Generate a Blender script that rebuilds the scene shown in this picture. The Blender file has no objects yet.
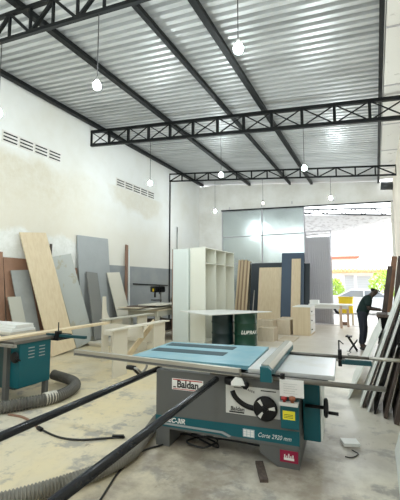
import bpy, bmesh, math, random
from mathutils import Vector, Matrix, noise
random.seed(7)
S = bpy.context.scene
C = S.collection
PI = math.pi

# ------------------------------------------------------------------ materials
def mat(name, col, rough=.6, metal=0., col2=None, nscale=4., nlo=.4, nhi=.65, bump=0., bscale=30., stretch=(1,1,1), spec=.5, emit=None):
    m = bpy.data.materials.new(name); m.use_nodes = True
    nt = m.node_tree; b = nt.nodes['Principled BSDF']
    b.inputs['Base Color'].default_value = (*col, 1)
    b.inputs['Roughness'].default_value = rough
    b.inputs['Metallic'].default_value = metal
    b.inputs['Specular IOR Level'].default_value = spec
    if emit:
        b.inputs['Emission Color'].default_value = (*emit[0], 1); b.inputs['Emission Strength'].default_value = emit[1]
    if col2 or bump:
        tc = nt.nodes.new('ShaderNodeTexCoord'); mp = nt.nodes.new('ShaderNodeMapping')
        mp.inputs['Scale'].default_value = stretch
        nt.links.new(tc.outputs['Object'], mp.inputs['Vector'])
    if col2:
        n = nt.nodes.new('ShaderNodeTexNoise'); n.inputs['Scale'].default_value = nscale; n.inputs['Detail'].default_value = 6
        n.inputs['Roughness'].default_value = .62
        nt.links.new(mp.outputs[0], n.inputs['Vector'])
        r = nt.nodes.new('ShaderNodeMapRange'); r.inputs['From Min'].default_value = nlo; r.inputs['From Max'].default_value = nhi
        nt.links.new(n.outputs['Fac'], r.inputs['Value'])
        mx = nt.nodes.new('ShaderNodeMix'); mx.data_type = 'RGBA'
        mx.inputs['A'].default_value = (*col, 1); mx.inputs['B'].default_value = (*col2, 1)
        nt.links.new(r.outputs[0], mx.inputs['Factor']); nt.links.new(mx.outputs['Result'], b.inputs['Base Color'])
    if bump:
        n2 = nt.nodes.new('ShaderNodeTexNoise'); n2.inputs['Scale'].default_value = bscale
        nt.links.new(mp.outputs[0], n2.inputs['Vector'])
        bp = nt.nodes.new('ShaderNodeBump'); bp.inputs['Strength'].default_value = bump; bp.inputs['Distance'].default_value = .02
        nt.links.new(n2.outputs['Fac'], bp.inputs['Height']); nt.links.new(bp.outputs[0], b.inputs['Normal'])
    return m

class NG:
    """tiny node-graph helper for the two big room surfaces"""
    def __init__(s, m): s.nt = m.node_tree; s.b = s.nt.nodes['Principled BSDF']; g = s.nt.nodes.new('ShaderNodeNewGeometry'); s.pos = g.outputs['Position']; x = s.nt.nodes.new('ShaderNodeSeparateXYZ'); s.l(s.pos, x.inputs[0]); s.x, s.y, s.z = x.outputs
    def l(s, a, b): s.nt.links.new(a, b)
    def noise(s, scale, detail=5, rough=.6, sc=None):
        n = s.nt.nodes.new('ShaderNodeTexNoise'); n.inputs['Scale'].default_value = scale; n.inputs['Detail'].default_value = detail; n.inputs['Roughness'].default_value = rough
        v = s.pos
        if sc:
            mp = s.nt.nodes.new('ShaderNodeMapping'); mp.inputs['Scale'].default_value = sc; s.l(v, mp.inputs[0]); v = mp.outputs[0]
        s.l(v, n.inputs['Vector']); return n.outputs['Fac']
    def math(s, op, a, b=0):
        n = s.nt.nodes.new('ShaderNodeMath'); n.operation = op
        for i, v in enumerate((a, b)):
            if isinstance(v, (int, float)): n.inputs[i].default_value = v
            else: s.l(v, n.inputs[i])
        return n.outputs[0]
    def ramp(s, v, a, b, lo=0., hi=1.):
        r = s.nt.nodes.new('ShaderNodeMapRange'); r.inputs['From Min'].default_value = a; r.inputs['From Max'].default_value = b
        r.inputs['To Min'].default_value = lo; r.inputs['To Max'].default_value = hi
        s.l(v, r.inputs['Value']); return r.outputs[0]
    def mix(s, f, a, b):
        n = s.nt.nodes.new('ShaderNodeMix'); n.data_type = 'RGBA'
        if isinstance(f, (int, float)): n.inputs['Factor'].default_value = f
        else: s.l(f, n.inputs['Factor'])
        for k, v in (('A', a), ('B', b)):
            if isinstance(v, tuple): n.inputs[k].default_value = (*v, 1)
            else: s.l(v, n.inputs[k])
        return n.outputs['Result']
    def mul(s, *v):
        o = v[0]
        for w in v[1:]: o = s.math('MULTIPLY', o, w)
        return o

M = {}
M['white_paint'] = mat('white wall paint', (.80,.79,.76), .8, col2=(.70,.68,.63), nscale=1.3, bump=.15, bscale=12)
M['black_steel'] = mat('black painted steel', (.006,.0075,.008), .5, .0, spec=.25)
M['dark_rail'] = mat('dark anodised rail', (.006,.008,.013), .25, .0, col2=(.012,.015,.022), nscale=9, nlo=.5, nhi=.8, spec=.4)
M['steel'] = mat('bare steel', (.42,.42,.41), .38, .75, col2=(.30,.29,.27), nscale=6)
M['zinc'] = mat('zinc roof sheet', (.56,.57,.57), .40, .5, col2=(.42,.43,.43), nscale=1.1, stretch=(.4,3,1))
M['galv'] = mat('galvanised sheet', (.55,.60,.60), .27, .85, col2=(.48,.53,.53), nscale=.8, nlo=.35, nhi=.7, bump=1., bscale=1.3)
M['gatedark'] = mat('grey gate paint', (.46,.45,.48), .6, .1)
M['saw_grey'] = mat('saw grey enamel', (.115,.118,.115), .42, spec=.35)
M['saw_grey_light'] = mat('saw light grey line', (.33,.36,.37), .42)
M['teal'] = mat('teal enamel', (.003,.095,.12), .4, spec=.35)
M['teal_dark'] = mat('dark teal enamel', (.003,.05,.062), .45)
M['blue_table'] = mat('pale blue table', (.12,.32,.41), .36, col2=(.20,.37,.43), nscale=3)
M['slot'] = mat('deep teal slot', (.004,.04,.055), .6)
M['alu'] = mat('aluminium profile', (.45,.43,.38), .38, .7)
M['rail_dark'] = mat('worn dark rail', (.16,.15,.135), .4, .5)
M['cast'] = mat('ground cast iron', (.62,.63,.64), .30, .35, col2=(.52,.50,.44), nscale=3, nlo=.5, nhi=.75)
M['black'] = mat('black plastic', (.006,.006,.007), .45, spec=.25)
M['white_plate'] = mat('white plate', (.62,.62,.59), .5)
M['paper'] = mat('paper', (.80,.80,.80), .8)
M['red'] = mat('red plastic', (.32,.02,.02), .5)
M['brown_knob'] = mat('copper brown plastic', (.28,.09,.04), .5)
M['yellow'] = mat('yellow sticker', (.80,.72,.03), .5)
M['magenta'] = mat('crimson plate', (.27,.003,.04), .45)
M['mdf'] = mat('light board', (.62,.54,.42), .6, col2=(.56,.47,.35), nscale=5, stretch=(6,6,1))
M['oak'] = mat('pale oak laminate', (.70,.58,.40), .55, col2=(.64,.51,.33), nscale=3, stretch=(6,6,.3))
M['brownboard'] = mat('brown hardboard', (.30,.165,.105), .65, col2=(.25,.135,.085), nscale=3)
M['darkwood'] = mat('dark timber', (.06,.045,.038), .7, col2=(.11,.08,.065), nscale=5, stretch=(6,6,.6))
M['plank'] = mat('reddish plank', (.27,.15,.10), .65, col2=(.20,.11,.075), nscale=5, stretch=(6,6,.6))
M['greyboard'] = mat('grey board', (.33,.34,.33), .6, col2=(.29,.30,.29), nscale=3)
M['bluegrey'] = mat('blue grey board', (.37,.39,.40), .55, col2=(.34,.36,.37), nscale=2)
M['midgrey'] = mat('mid grey board', (.205,.205,.195), .6)
M['stained'] = mat('stained grey board', (.46,.48,.46), .6, col2=(.42,.40,.32), nscale=3.4, nlo=.56, nhi=.6)
M['greengrey'] = mat('green grey board', (.45,.44,.38), .6)
M['cream'] = mat('cream board', (.66,.62,.53), .6)
M['whiteboard'] = mat('white melamine', (.80,.81,.79), .42)
M['whitewarm'] = mat('warm white melamine', (.74,.74,.66), .45)
M['coolwhite'] = mat('cool white melamine', (.70,.76,.74), .42)
M['greywhite'] = mat('grey white panel', (.76,.78,.75), .5)
M['navy'] = mat('navy laminate', (.045,.075,.12), .5)
M['navy_dark'] = mat('dark navy board', (.012,.022,.030), .5)
M['zebra'] = mat('striped timber', (.58,.45,.29), .6)
M['zebra_dark'] = mat('brown striped timber', (.30,.20,.12), .6)
M['drum_green'] = mat('drum green', (.003,.055,.035), .35)
M['drum_navy'] = mat('drum navy', (.008,.028,.034), .35)
M['hose'] = mat('grey ribbed hose', (.20,.19,.165), .55, col2=(.16,.15,.13), nscale=6)
M['hose_dark'] = mat('dark grey hose', (.12,.115,.10), .55, col2=(.09,.085,.075), nscale=6)
M['tape'] = mat('pale tape', (.55,.52,.45), .6)
M['cable'] = mat('black cable', (.012,.012,.012), .5)
M['bulb'] = mat('lit lamp', (1,1,1), .4, emit=((.88,.98,1.), 330.))
M['bulb_off'] = mat('dim lamp', (.8,.75,.6), .4, emit=((1.,.93,.75), 4.))
M['skin'] = mat('dark brown skin', (.045,.026,.020), .5)
M['hair'] = mat('black hair', (.006,.005,.005), .8)
M['shirt'] = mat('dark green tee', (.004,.020,.019), .85)
M['jeans'] = mat('dark trousers', (.016,.020,.032), .85)
M['shoe'] = mat('shoe', (.03,.03,.03), .6)
M['ext_white'] = mat('bright render', (.82,.82,.80), .8)
M['ext_stain'] = mat('white stained sheet', (.62,.62,.63), .8, col2=(.40,.39,.40), nscale=6, nlo=.5, nhi=.65)
M['tile'] = mat('terracotta tile', (.62,.29,.13), .8, col2=(.72,.45,.22), nscale=8)
M['tile_red'] = mat('red tile', (.55,.14,.09), .8)
M['leaf'] = mat('yellow green leaf', (.35,.52,.06), .6, col2=(.45,.60,.12), nscale=3)
M['bark'] = mat('bark', (.12,.08,.05), .8)
M['carpaint'] = mat('silver paint', (.62,.64,.66), .3, .3)
M['glass_dark'] = mat('car glass', (.20,.22,.24), .1)
M['louvre'] = mat('grey louvre', (.42,.42,.44), .6)
M['crate_yellow'] = mat('yellow plastic', (.85,.62,.01), .45)
M['pinkwood'] = mat('pinkish timber', (.62,.45,.36), .6)
M['ext_ground'] = mat('pale concrete', (.62,.60,.58), .8, col2=(.54,.52,.50), nscale=1.5)
M['sky_pipe'] = mat('dark pipe', (.035,.04,.045), .4)
M['white_letter'] = mat('white lettering', (.80,.80,.78), .5)
M['black_letter'] = mat('black lettering', (.01,.01,.01), .5)
M['red_letter'] = mat('red line', (.45,.02,.02), .5)
M['pale_screen'] = mat('pale grey sticker', (.42,.50,.55), .5)
M['weld'] = mat('white debris', (.75,.74,.70), .7)
M['bulb_glass'] = M['bulb']

# wall_left: plaster, beige weathering under the vents, grey lower band
m = M['wall_left'] = mat('old plaster', (.8,.8,.78), .85)
g = NG(m)
nz = g.noise(1.1); nf = g.noise(6, 8, .7)
yd = g.math('ADD', g.y, g.math('MULTIPLY', g.math('SUBTRACT', nz, .5), 1.6))
zd = g.math('ADD', g.z, g.math('MULTIPLY', g.math('SUBTRACT', nz, .5), .9))
white = g.mix(g.ramp(g.noise(.5), .4, .7), (.83,.84,.83), (.74,.73,.68))
beige = g.mix(g.ramp(nf, .35, .68), (.66,.61,.50), (.73,.70,.62))
m1 = g.mul(g.ramp(zd, 4.85, 4.55), g.ramp(zd, 2.6, 2.9), g.ramp(yd, 8.4, 6.6))
m2 = g.mul(g.ramp(g.z, 4.8, 4.74), g.ramp(zd, 4.0, 4.25), g.ramp(yd, 11.8, 11.3), g.ramp(yd, 8.8, 9.2))
m3 = g.mul(g.ramp(zd, 4.1, 3.2), g.ramp(yd, 14.5, 10), .7)
c = g.mix(m1, white, beige); c = g.mix(g.math('MULTIPLY', m2, .7), c, beige); c = g.mix(m3, c, (.74,.70,.61))
pl = g.mul(g.ramp(zd, 2.95, 2.8), g.ramp(zd, 1.9, 2.1), g.ramp(g.y, 8.6, 8.2))
c = g.mix(g.math('MULTIPLY', pl, .85), c, g.mix(g.ramp(nf, .4, .6), (.74,.75,.72), (.86,.87,.86)))
gw = g.mul(g.ramp(g.z, 2.22, 2.2), g.ramp(g.y, 8.75, 8.8))
c = g.mix(gw, c, g.mix(g.ramp(nz, .4, .65), (.30,.32,.33), (.36,.37,.37)))
lw = g.mul(g.ramp(zd, 2.2, 2.0), g.ramp(g.y, 8.8, 8.75)); c = g.mix(g.math('MULTIPLY', lw, .6), c, (.42,.36,.29))
g.l(c, g.b.inputs['Base Color'])

# floor: worn cream coat over grey cement
m = M['floor'] = mat('worn cream floor', (.6,.56,.46), .45)
g = NG(m)
big = g.noise(.55, 4); mid = g.noise(2.3, 8, .68); fine = g.noise(9, 8, .75, (1,.6,1))
left = g.ramp(g.math('ADD', g.x, g.math('MULTIPLY', g.math('SUBTRACT', big, .5), 2.0)), -1.4, -2.9)
coat = g.mix(left, (.52,.49,.43), (.70,.59,.37))
coat = g.mix(g.ramp(big, .4, .65), coat, (.63,.58,.47))
coat = g.mix(g.mul(g.ramp(fine, .5, .72), .5), coat, (.45,.40,.31))
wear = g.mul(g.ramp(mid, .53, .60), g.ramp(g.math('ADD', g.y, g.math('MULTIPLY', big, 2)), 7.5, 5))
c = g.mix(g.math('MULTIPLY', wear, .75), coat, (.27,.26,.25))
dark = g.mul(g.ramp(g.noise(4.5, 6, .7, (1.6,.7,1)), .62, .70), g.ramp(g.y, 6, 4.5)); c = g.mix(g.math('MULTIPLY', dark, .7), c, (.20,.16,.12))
dirt_shade = g.mul(g.ramp(g.noise(1.6,7,.65),.38,.56), g.ramp(g.x,-2.6,-2.0), g.ramp(g.x,.3,-.4), g.ramp(g.y,4.6,3.9), g.ramp(g.y,.6,1.6)); c = g.mix(g.math('MULTIPLY', dirt_shade, .85), c, (.25,.205,.16))  # brown dust stains, with the saw's shadow painted into the floor too
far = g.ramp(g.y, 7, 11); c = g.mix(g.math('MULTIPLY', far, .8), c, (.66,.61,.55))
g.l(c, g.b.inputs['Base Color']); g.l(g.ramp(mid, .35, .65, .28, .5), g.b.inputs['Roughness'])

# ------------------------------------------------------------------ mesh building
class MB:
    def __init__(s, org=(0,0,0)): s.bm = bmesh.new(); s.o = Vector(org)
    def _v(s, co): return s.bm.verts.new(Vector(co) - s.o)
    def box(s, a, b, bev=0., rot=None, about=None):
        vs = []
        x0,x1 = sorted((a[0],b[0])); y0,y1 = sorted((a[1],b[1])); z0,z1 = sorted((a[2],b[2]))
        for co in [(x0,y0,z0),(x1,y0,z0),(x1,y1,z0),(x0,y1,z0),(x0,y0,z1),(x1,y0,z1),(x1,y1,z1),(x0,y1,z1)]:
            p = Vector(co)
            if rot is not None:
                ab = Vector(about) if about is not None else Vector(((x0+x1)/2,(y0+y1)/2,(z0+z1)/2))
                p = rot @ (p - ab) + ab
            vs.append(s._v(p))
        fs = [s.bm.faces.new([vs[i] for i in f]) for f in ((3,2,1,0),(4,5,6,7),(0,1,5,4),(1,2,6,5),(2,3,7,6),(3,0,4,7))]
        if bev:
            es = set(e for f in fs for e in f.edges)
            bmesh.ops.bevel(s.bm, geom=list(es), offset=bev, segments=2, affect='EDGES', profile=.6)
        return s
    def hexa(s, pts):
        vs = [s._v(p) for p in pts]
        for f in ((3,2,1,0),(4,5,6,7),(0,1,5,4),(1,2,6,5),(2,3,7,6),(3,0,4,7)): s.bm.faces.new([vs[i] for i in f])
        return s
    def bar(s, p0, p1, w, h=None, up=(0,0,1)):
        h = h or w; p0 = Vector(p0); p1 = Vector(p1); d = (p1-p0).normalized(); up = Vector(up)
        if abs(d.dot(up)) > .98: up = Vector((0,1,0))
        r = d.cross(up).normalized(); u = r.cross(d)
        a = r*w/2; b = u*h/2
        return s.hexa([p0-a-b, p0+a-b, p0+a+b, p0-a+b, p1-a-b, p1+a-b, p1+a+b, p1-a+b])
    def tube(s, pts, r, n=10, caps=True, smooth=True):
        pts = [Vector(p) for p in pts]; rs = r if isinstance(r, (list, tuple)) else [r]*len(pts)
        rings = []; prev = None
        for i, p in enumerate(pts):
            t = (pts[min(i+1,len(pts)-1)] - pts[max(i-1,0)]).normalized()
            if prev is None:
                u = t.orthogonal().normalized()
            else:
                u = (prev - t*prev.dot(t)).normalized()
            prev = u; v = t.cross(u)
            rings.append([s._v(p + (u*math.cos(2*PI*k/n) + v*math.sin(2*PI*k/n))*rs[i]) for k in range(n)])
        for a, b in zip(rings, rings[1:]):
            for k in range(n):
                f = s.bm.faces.new([a[k], a[(k+1)%n], b[(k+1)%n], b[k]]); f.smooth = smooth
        if caps: s.bm.faces.new(rings[0][::-1]); s.bm.faces.new(rings[-1])
        return s
    def lathe(s, c, prof, n=20, axis='z', smooth=True):
        c = Vector(c); rings = []
        for r, z in prof:
            ring = []
            for k in range(n):
                a = 2*PI*k/n; x, y = r*math.cos(a), r*math.sin(a)
                ring.append(s._v(c + (Vector((x,y,z)) if axis == 'z' else Vector((z,x,y)) if axis == 'x' else Vector((y,z,x)))))
            rings.append(ring)
        for a, b in zip(rings, rings[1:]):
            for k in range(n):
                f = s.bm.faces.new([a[k], a[(k+1)%n], b[(k+1)%n], b[k]]); f.smooth = smooth
        s.bm.faces.new(rings[0][::-1]); s.bm.faces.new(rings[-1])
        return s
    def prism(s, poly, axis, a, b):
        """poly: 2-D points in the other two axes, extruded from a to b along axis"""
        def P(u, v, w): return {'x': (w,u,v), 'y': (u,w,v), 'z': (u,v,w)}[axis]
        A = [s._v(P(u,v,a)) for u,v in poly]; B = [s._v(P(u,v,b)) for u,v in poly]
        s.bm.faces.new(A[::-1]); s.bm.faces.new(B)
        n = len(poly)
        for i in range(n): s.bm.faces.new([A[i], A[(i+1)%n], B[(i+1)%n], B[i]])
        return s
    def mesh(s, name):
        bmesh.ops.recalc_face_normals(s.bm, faces=s.bm.faces[:])
        me = bpy.data.meshes.new(name); s.bm.to_mesh(me); s.bm.free(); return me
    def build(s, name, m, parent=None, loc=None):
        me = s.mesh(name); me.materials.append(M[m] if isinstance(m, str) else m)
        o = bpy.data.objects.new(name, me); C.objects.link(o)
        if parent: o.parent = parent
        else: o.location = s.o
        return o

def tag(o, label, cat, group=None, kind=None):
    o['label'] = label; o['category'] = cat
    if group: o['group'] = group
    if kind: o['kind'] = kind
    return o
def thing(name, label, cat, loc=(0,0,0), rz=0., group=None):
    o = bpy.data.objects.new(name, None); C.objects.link(o); o.empty_display_size = .2
    o.location = loc; o.rotation_euler = (0,0,rz)
    return tag(o, label, cat, group)
def struct(name, mb, m):
    o = mb.build(name, m); o['kind'] = 'structure'; return o
def copy_tree(o, parent=None):
    c = o.copy(); C.objects.link(c)
    if parent: c.parent = parent
    for ch in [x for x in bpy.data.objects if x.parent == o]: copy_tree(ch, c)
    return c
def text(name, body, size, m, parent, mtx, shear=0., bold=0., sx=1.):
    cu = bpy.data.curves.new(name, 'FONT'); cu.body = body; cu.size = size; cu.shear = shear; cu.offset = bold; cu.extrude = .001
    t = bpy.data.objects.new(name, cu); C.objects.link(t)
    dg = bpy.context.evaluated_depsgraph_get(); dg.update()
    me = bpy.data.meshes.new_from_object(t.evaluated_get(dg)); bpy.data.objects.remove(t); bpy.data.curves.remove(cu)
    me.transform(mtx @ Matrix.Diagonal((sx,1,1,1))); me.materials.clear(); me.materials.append(M[m]); me.name = name
    o = bpy.data.objects.new(name, me); C.objects.link(o); o.parent = parent; return o
FACE_Y = Matrix.Rotation(PI/2, 4, 'X')            # lettering standing upright, read from -Y
def smooth_path(pts, k=6):
    pts = [Vector(p) for p in pts]; out = []
    P = [2*pts[0]-pts[1]] + pts + [2*pts[-1]-pts[-2]]
    for i in range(1, len(P)-2):
        for j in range(k):
            t = j/k; a,b,c,d = P[i-1],P[i],P[i+1],P[i+2]
            out.append(.5*((2*b)+(c-a)*t+(2*a-5*b+4*c-d)*t*t+(3*b-a-3*c+d)*t**3))
    out.append(pts[-1]); return out

# ------------------------------------------------------------------ the setting
Y0, YB = -5.0, 15.2
XL, XR = -7.42, .70
def zr(x): return 6.335 - .0995*(x - XL)
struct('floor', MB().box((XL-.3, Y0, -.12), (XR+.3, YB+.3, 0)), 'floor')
struct('ground', MB().box((-40, -30, -.25), (40, 60, -.13)), 'ext_ground')
struct('street', MB().box((-14, YB+.31, -.125), (14, 33, -.01)), 'ext_ground')
struct('wall_left', MB().box((XL-.2, Y0, 0), (XL, YB+.15, 6.31)), 'wall_left')
struct('wall_right', MB().box((XR, Y0, 0), (XR+.2, YB+.15, 5.7)), mat('cream side wall', (.72,.66,.56), .85, col2=(.62,.56,.47), nscale=1.2, bump=.1))
def bz(x): return 4.96 - .074*(x + 6.27)*.45
b = MB()
b.box((XL, YB, 0), (-6.27, YB+.15, 6.2))
b.hexa([(-6.27,YB,4.97),(XR,YB,4.72),(XR,YB+.15,4.72),(-6.27,YB+.15,4.97),(-6.27,YB,zr(-6.27)-.06),(XR,YB,zr(XR)-.06),(XR,YB+.15,zr(XR)-.06),(-6.27,YB+.15,zr(-6.27)-.06)])
struct('wall_back', b, 'white_paint')
struct('trim_4', MB().box((-2.58,YB-.03,0),(XR,YB+.03,.012)), 'gatedark')
# corrugated roof, ribs running across the hall
b = MB(); per = .165; d = .06; y = Y0; prof = []
while y < YB + .3:
    for dy, z in ((0,0),(.075,0),(.085,d),(.155,d)): prof.append((y+dy, z))
    y += per
x0, x1 = XL-.1, .27
A = [b._v((x0, py, zr(x0)+pz)) for py, pz in prof]; B = [b._v((x1, py, zr(x1)+pz)) for py, pz in prof]
for i in range(len(prof)-1): b.bm.faces.new([A[i], A[i+1], B[i+1], B[i]])
o = b.build('ceiling', 'zinc'); o['kind'] = 'structure'
so = o.modifiers.new('thickness', 'SOLIDIFY'); so.thickness = .004; so.offset = 1
# gutter along the right wall
b = MB().box((.27, Y0, 5.43), (XR, 14.55, 5.47)); 
b.box((.265, Y0, 5.43), (.285, 14.55, 5.62))
struct('trim_1', b, mat('whitened gutter', (.80,.79,.77), .75, col2=(.22,.21,.20), nscale=2.6, nlo=.63, nhi=.72))
b = MB()
for yy in (2.2, 3.9, 5.72, 7.5, 9.4, 11.3, 13.1): b.hexa([(.29,yy,5.415),(XR,yy+.05,5.415),(XR,yy+.08,5.415),(.29,yy+.03,5.415),(.29,yy,5.43),(XR,yy+.05,5.43),(XR,yy+.08,5.43),(.29,yy+.03,5.43)])
struct('trim_5', b, 'gatedark')
# gateway header and post
b = MB(); b.bar((-6.27,YB-.03,4.95),(XR,YB-.03,4.70),.05,.05); struct('trim_2', b, 'black_steel')
b = MB().box((.61, YB-.06, 0), (XR, YB+.15, 4.7)); struct('trim_3', b, 'white_paint')

b = MB()
b.box((XL-.2,Y0-.2,0),(-4.4,Y0,6.3)); b.box((-2.2,Y0-.2,0),(XR+.2,Y0,5.9)); b.box((-4.4,Y0-.2,2.6),(-2.2,Y0,6.1))
struct('wall_front_unseen', b, 'white_paint')  # unseen end wall, added to cut the daylight from behind the camera
# wall vents
def vent(y0, w, z, label, group):
    t = thing('wall_vent', label, 'vent', (XL, y0+w/2, z), group=group)
    b = MB(); b.box((0,-w/2,-.14),(.015,w/2,.14)); b.build('frame', 'white_paint', t)
    for k in (-1,0,1):
        MB().box((.0,-w/2+.035,k*.082-.016),(.02,w/2-.035,k*.082+.016)).build('slot', 'black', t)
ords = ['nearest', 'second from the camera', 'third from the camera', 'farthest']
for i in range(4):
    vent(5.10+i*.425, .42, 4.95, f'slotted white wall vent, {ords[i]} in the near row of four', 'near row of wall vents')
ords = ['nearest', 'second from the camera', 'middle', 'fourth from the camera', 'farthest']
for i in range(5):
    vent(9.08+i*.446, .44, 4.91, f'slotted white wall vent, {ords[i]} in the far row of five', 'far row of wall vents')
tag(MB((XL,12.5,0)).tube([(XL+.03,12.44,0),(XL+.03,12.44,5.75)], .025).build('wall_pipe','black_steel'), 'thin black vertical pipe running up the left wall to the farthest truss', 'pipe')
tag(MB((XL,13.05,2.4)).tube([(XL+.03,13.05,2.4),(XL+.03,13.05,3.98)], .022).build('wall_rod','steel'), 'short grey upright rod on the left wall above the grey paint band', 'rod')
b = MB((.5,14.6,5.2)); b.tube([(.30,14.75,5.24),(.7,14.75,5.20)], .15, 16); tag(b.build('drain_pipe','sky_pipe'), 'dark fat drain pipe at the far end of the white gutter', 'pipe')

# purlins
plab = ['dark steel roof beam running along the top of the left wall', 'dark steel roof beam, second from the left wall', 'thinner dark steel roof beam in the middle of the roof', 'dark steel roof beam right of the thinner middle one', 'dark steel roof beam along the gutter edge of the roof']
for i, (x, w) in enumerate(((-7.22,.10), (-4.90,.085), (-3.11,.055), (-2.23,.085), (.235,.06))):
    z = zr(x) - .058
    b = MB((x, 6, z)); b.box((x-w/2, Y0, z-.05), (x+w/2, YB-.01, z+.05))
    b.box((x-w/2-.012, Y0, z-.052), (x+w/2+.012, YB-.01, z-.046))
    tag(b.build('roof_purlin', 'black_steel'), plab[i], 'roof beam', 'roof beams along the hall')
# trusses
def truss(y, x0, x1, zt, zb, n, cw, vw, dw, cross, label):
    f = lambda z, x: z - .0995*(x - XL)
    t = thing('roof_truss', label, 'truss', (x0, y, f(zb,x0)), group='roof trusses across the hall')
    o = (x0, y, f(zb,x0)); up = (0,1,0)
    MB(o).bar((x0,y,f(zt,x0)),(x1,y,f(zt,x1)),cw).build('top_chord','black_steel',t)
    MB(o).bar((x0,y,f(zb,x0)),(x1,y,f(zb,x1)),cw).build('bottom_chord','black_steel',t)
    for i in range(n+1):
        x = x0 + (x1-x0)*i/n
        MB(o).bar((x,y,f(zb,x)),(x,y,f(zt,x)),vw).build('strut','black_steel',t)
    for i in range(n):
        xa = x0 + (x1-x0)*i/n; xb = x0 + (x1-x0)*(i+1)/n
        if cross or i % 2: MB(o).bar((xa,y,f(zt,xa)),(xb,y,f(zb,xb)),dw).build('brace','black_steel',t)
        if cross or i % 2 == 0: MB(o).bar((xa,y+.005,f(zb,xa)),(xb,y+.005,f(zt,xb)),dw).build('brace','black_steel',t)
truss(3.5, XL, XR, 6.12, 5.70, 17, .055, .035, .045, False, 'black roof truss nearest the camera, cut by the top of the frame')
truss(7.91, XL, XR, 6.11, 5.70, 12, .075, .06, .024, True, 'black roof truss with crossed braces, middle one of three')
truss(12.44, XL, XR, 6.08, 5.785, 14, .05, .045, .035, False, 'black roof truss nearest the back wall, with zigzag braces')

# hanging lamps
def lamp(x, y, z, ztop, label, on=True):
    t = thing('hanging_lamp', label, 'lamp', (x,y,z), group='bare bulbs hanging from the trusses')
    MB().tube([(0,0,.10),(0,0,ztop-z)], .006, 6).build('cord','cable',t)
    MB().lathe((0,0,.055),[(.012,.065),(.02,.06),(.02,0),(.017,-.005)],12).build('socket','black' if not on else 'steel',t)
    r = .052 if on else .04
    MB().lathe((0,0,-.01),[(.012,.068),(.03,.05)]+[(r*math.cos(a),r*math.sin(a)-.0) for a in [.6-.22*k for k in range(10)]]+[(.004,-r)],18).build('bulb','bulb' if on else 'bulb_off',t)
tt = lambda x: 5.70 - .0995*(x-XL)
lamp(-3.21,3.5,4.25,tt(-3.21),'lit bare bulb hanging from the nearest truss over the left boards')
lamp(-1.24,3.5,4.18,tt(-1.24),'lit bare bulb hanging highest in view, over the table saw')
lamp(-5.20,3.5,4.30,tt(-5.2),'lit bare bulb half cut off by the left edge of the photo')
lamp(-5.32,7.91,4.31,tt(-5.32),'lit bare bulb in front of the far row of wall vents')
lamp(-3.27,7.91,4.26,tt(-3.27),'lit bare bulb in the middle, above the white pigeonhole shelving')
lamp(-1.31,7.91,4.15,tt(-1.31),'lit bare bulb under the middle truss, in front of the farthest truss')
lamp(-5.40,12.44,4.38,tt(-5.4)+.1,'lit bare bulb near the back wall left of the galvanised gate')
lamp(-3.53,12.44,4.50,tt(-3.53)+.1,'small dim bulb in front of the galvanised gate sheets', False)
lamp(-1.23,12.44,4.45,tt(-1.23)+.1,'lit bare bulb in front of the open gateway')

for i_,(x_,y_) in enumerate(((-5.2,-.9),(-3.2,-.9),(-1.2,-.9),(-5.2,1.3),(-1.2,1.3))):  # extra bulbs out of view, added to brighten the hall
    lamp(x_,y_,4.3,zr(x_)-.02,('added unseen bulb brightening the hall from behind the camera, '+('left','middle','right')[i_]) if i_<3 else 'added unseen bulb brightening the hall overhead, out of frame, '+('left' if i_==3 else 'right'))
# galvanised closed gate leaf
t = thing('sheet_gate', 'tall grey galvanised metal gate leaf closing the left of the back opening', 'gate', (-4.42,YB+.05,0))
xs = (-6.26,-4.38,-2.58); zs = (0.02,2.49,3.72,4.93); o_ = (-4.42,YB+.05,0)
for i in range(2):
    for j in range(3):
        MB(o_).box((xs[i]+.02,YB+.04,zs[j]+.02),(xs[i+1]-.02,YB+.05,zs[j+1]-.02)).build('sheet','galv',t)
for x in xs: MB(o_).box((x-.025,YB+.01,.01),(x+.025,YB+.06,4.94)).build('frame_post','gatedark',t)
for z in zs: MB(o_).box((xs[0],YB+.015,z-.02),(xs[2],YB+.055,z+.02)).build('frame_rail','gatedark',t)
b = MB(o_)
for x in (-5.85,-4.36,-3.05): b.box((x-.015,YB-.06,4.96),(x+.015,YB-.02,5.08))
b.build('hinge_pin','gatedark',t)
# corrugated leaf standing open
t = thing('corrugated_gate', 'grey ribbed metal gate leaf standing in the open gateway', 'gate', (-2.1,15.55,0)); o_ = (-2.1,15.55,0)
b = MB(o_); prof = []
x = -2.58
while x < -1.62: prof += [(x,15.56),(x+.03,15.56),(x+.04,15.585),(x+.07,15.585)]; x += .08
prof = [p for p in prof if p[0] < -1.6]
for z0, z1 in ((.03,1.655),(1.655,3.53)):
    A = [b._v((px,py,z0)) for px,py in prof]; B = [b._v((px,py,z1)) for px,py in prof]
    for i in range(len(prof)-1): b.bm.faces.new([A[i],A[i+1],B[i+1],B[i]])
o = b.build('ribbed_sheet','gatedark',t); so = o.modifiers.new('thickness','SOLIDIFY'); so.thickness = .004
for z in (.02,1.65,3.55,3.66,3.79): MB(o_).box((-2.6,15.53,z-.018),(-1.6,15.57,z+.018)).build('frame_rail','gatedark',t)
for x in (-2.59,-1.6): MB(o_).box((x-.02,15.53,0.0),(x+.02,15.57,3.81)).build('frame_post','gatedark',t)

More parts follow.
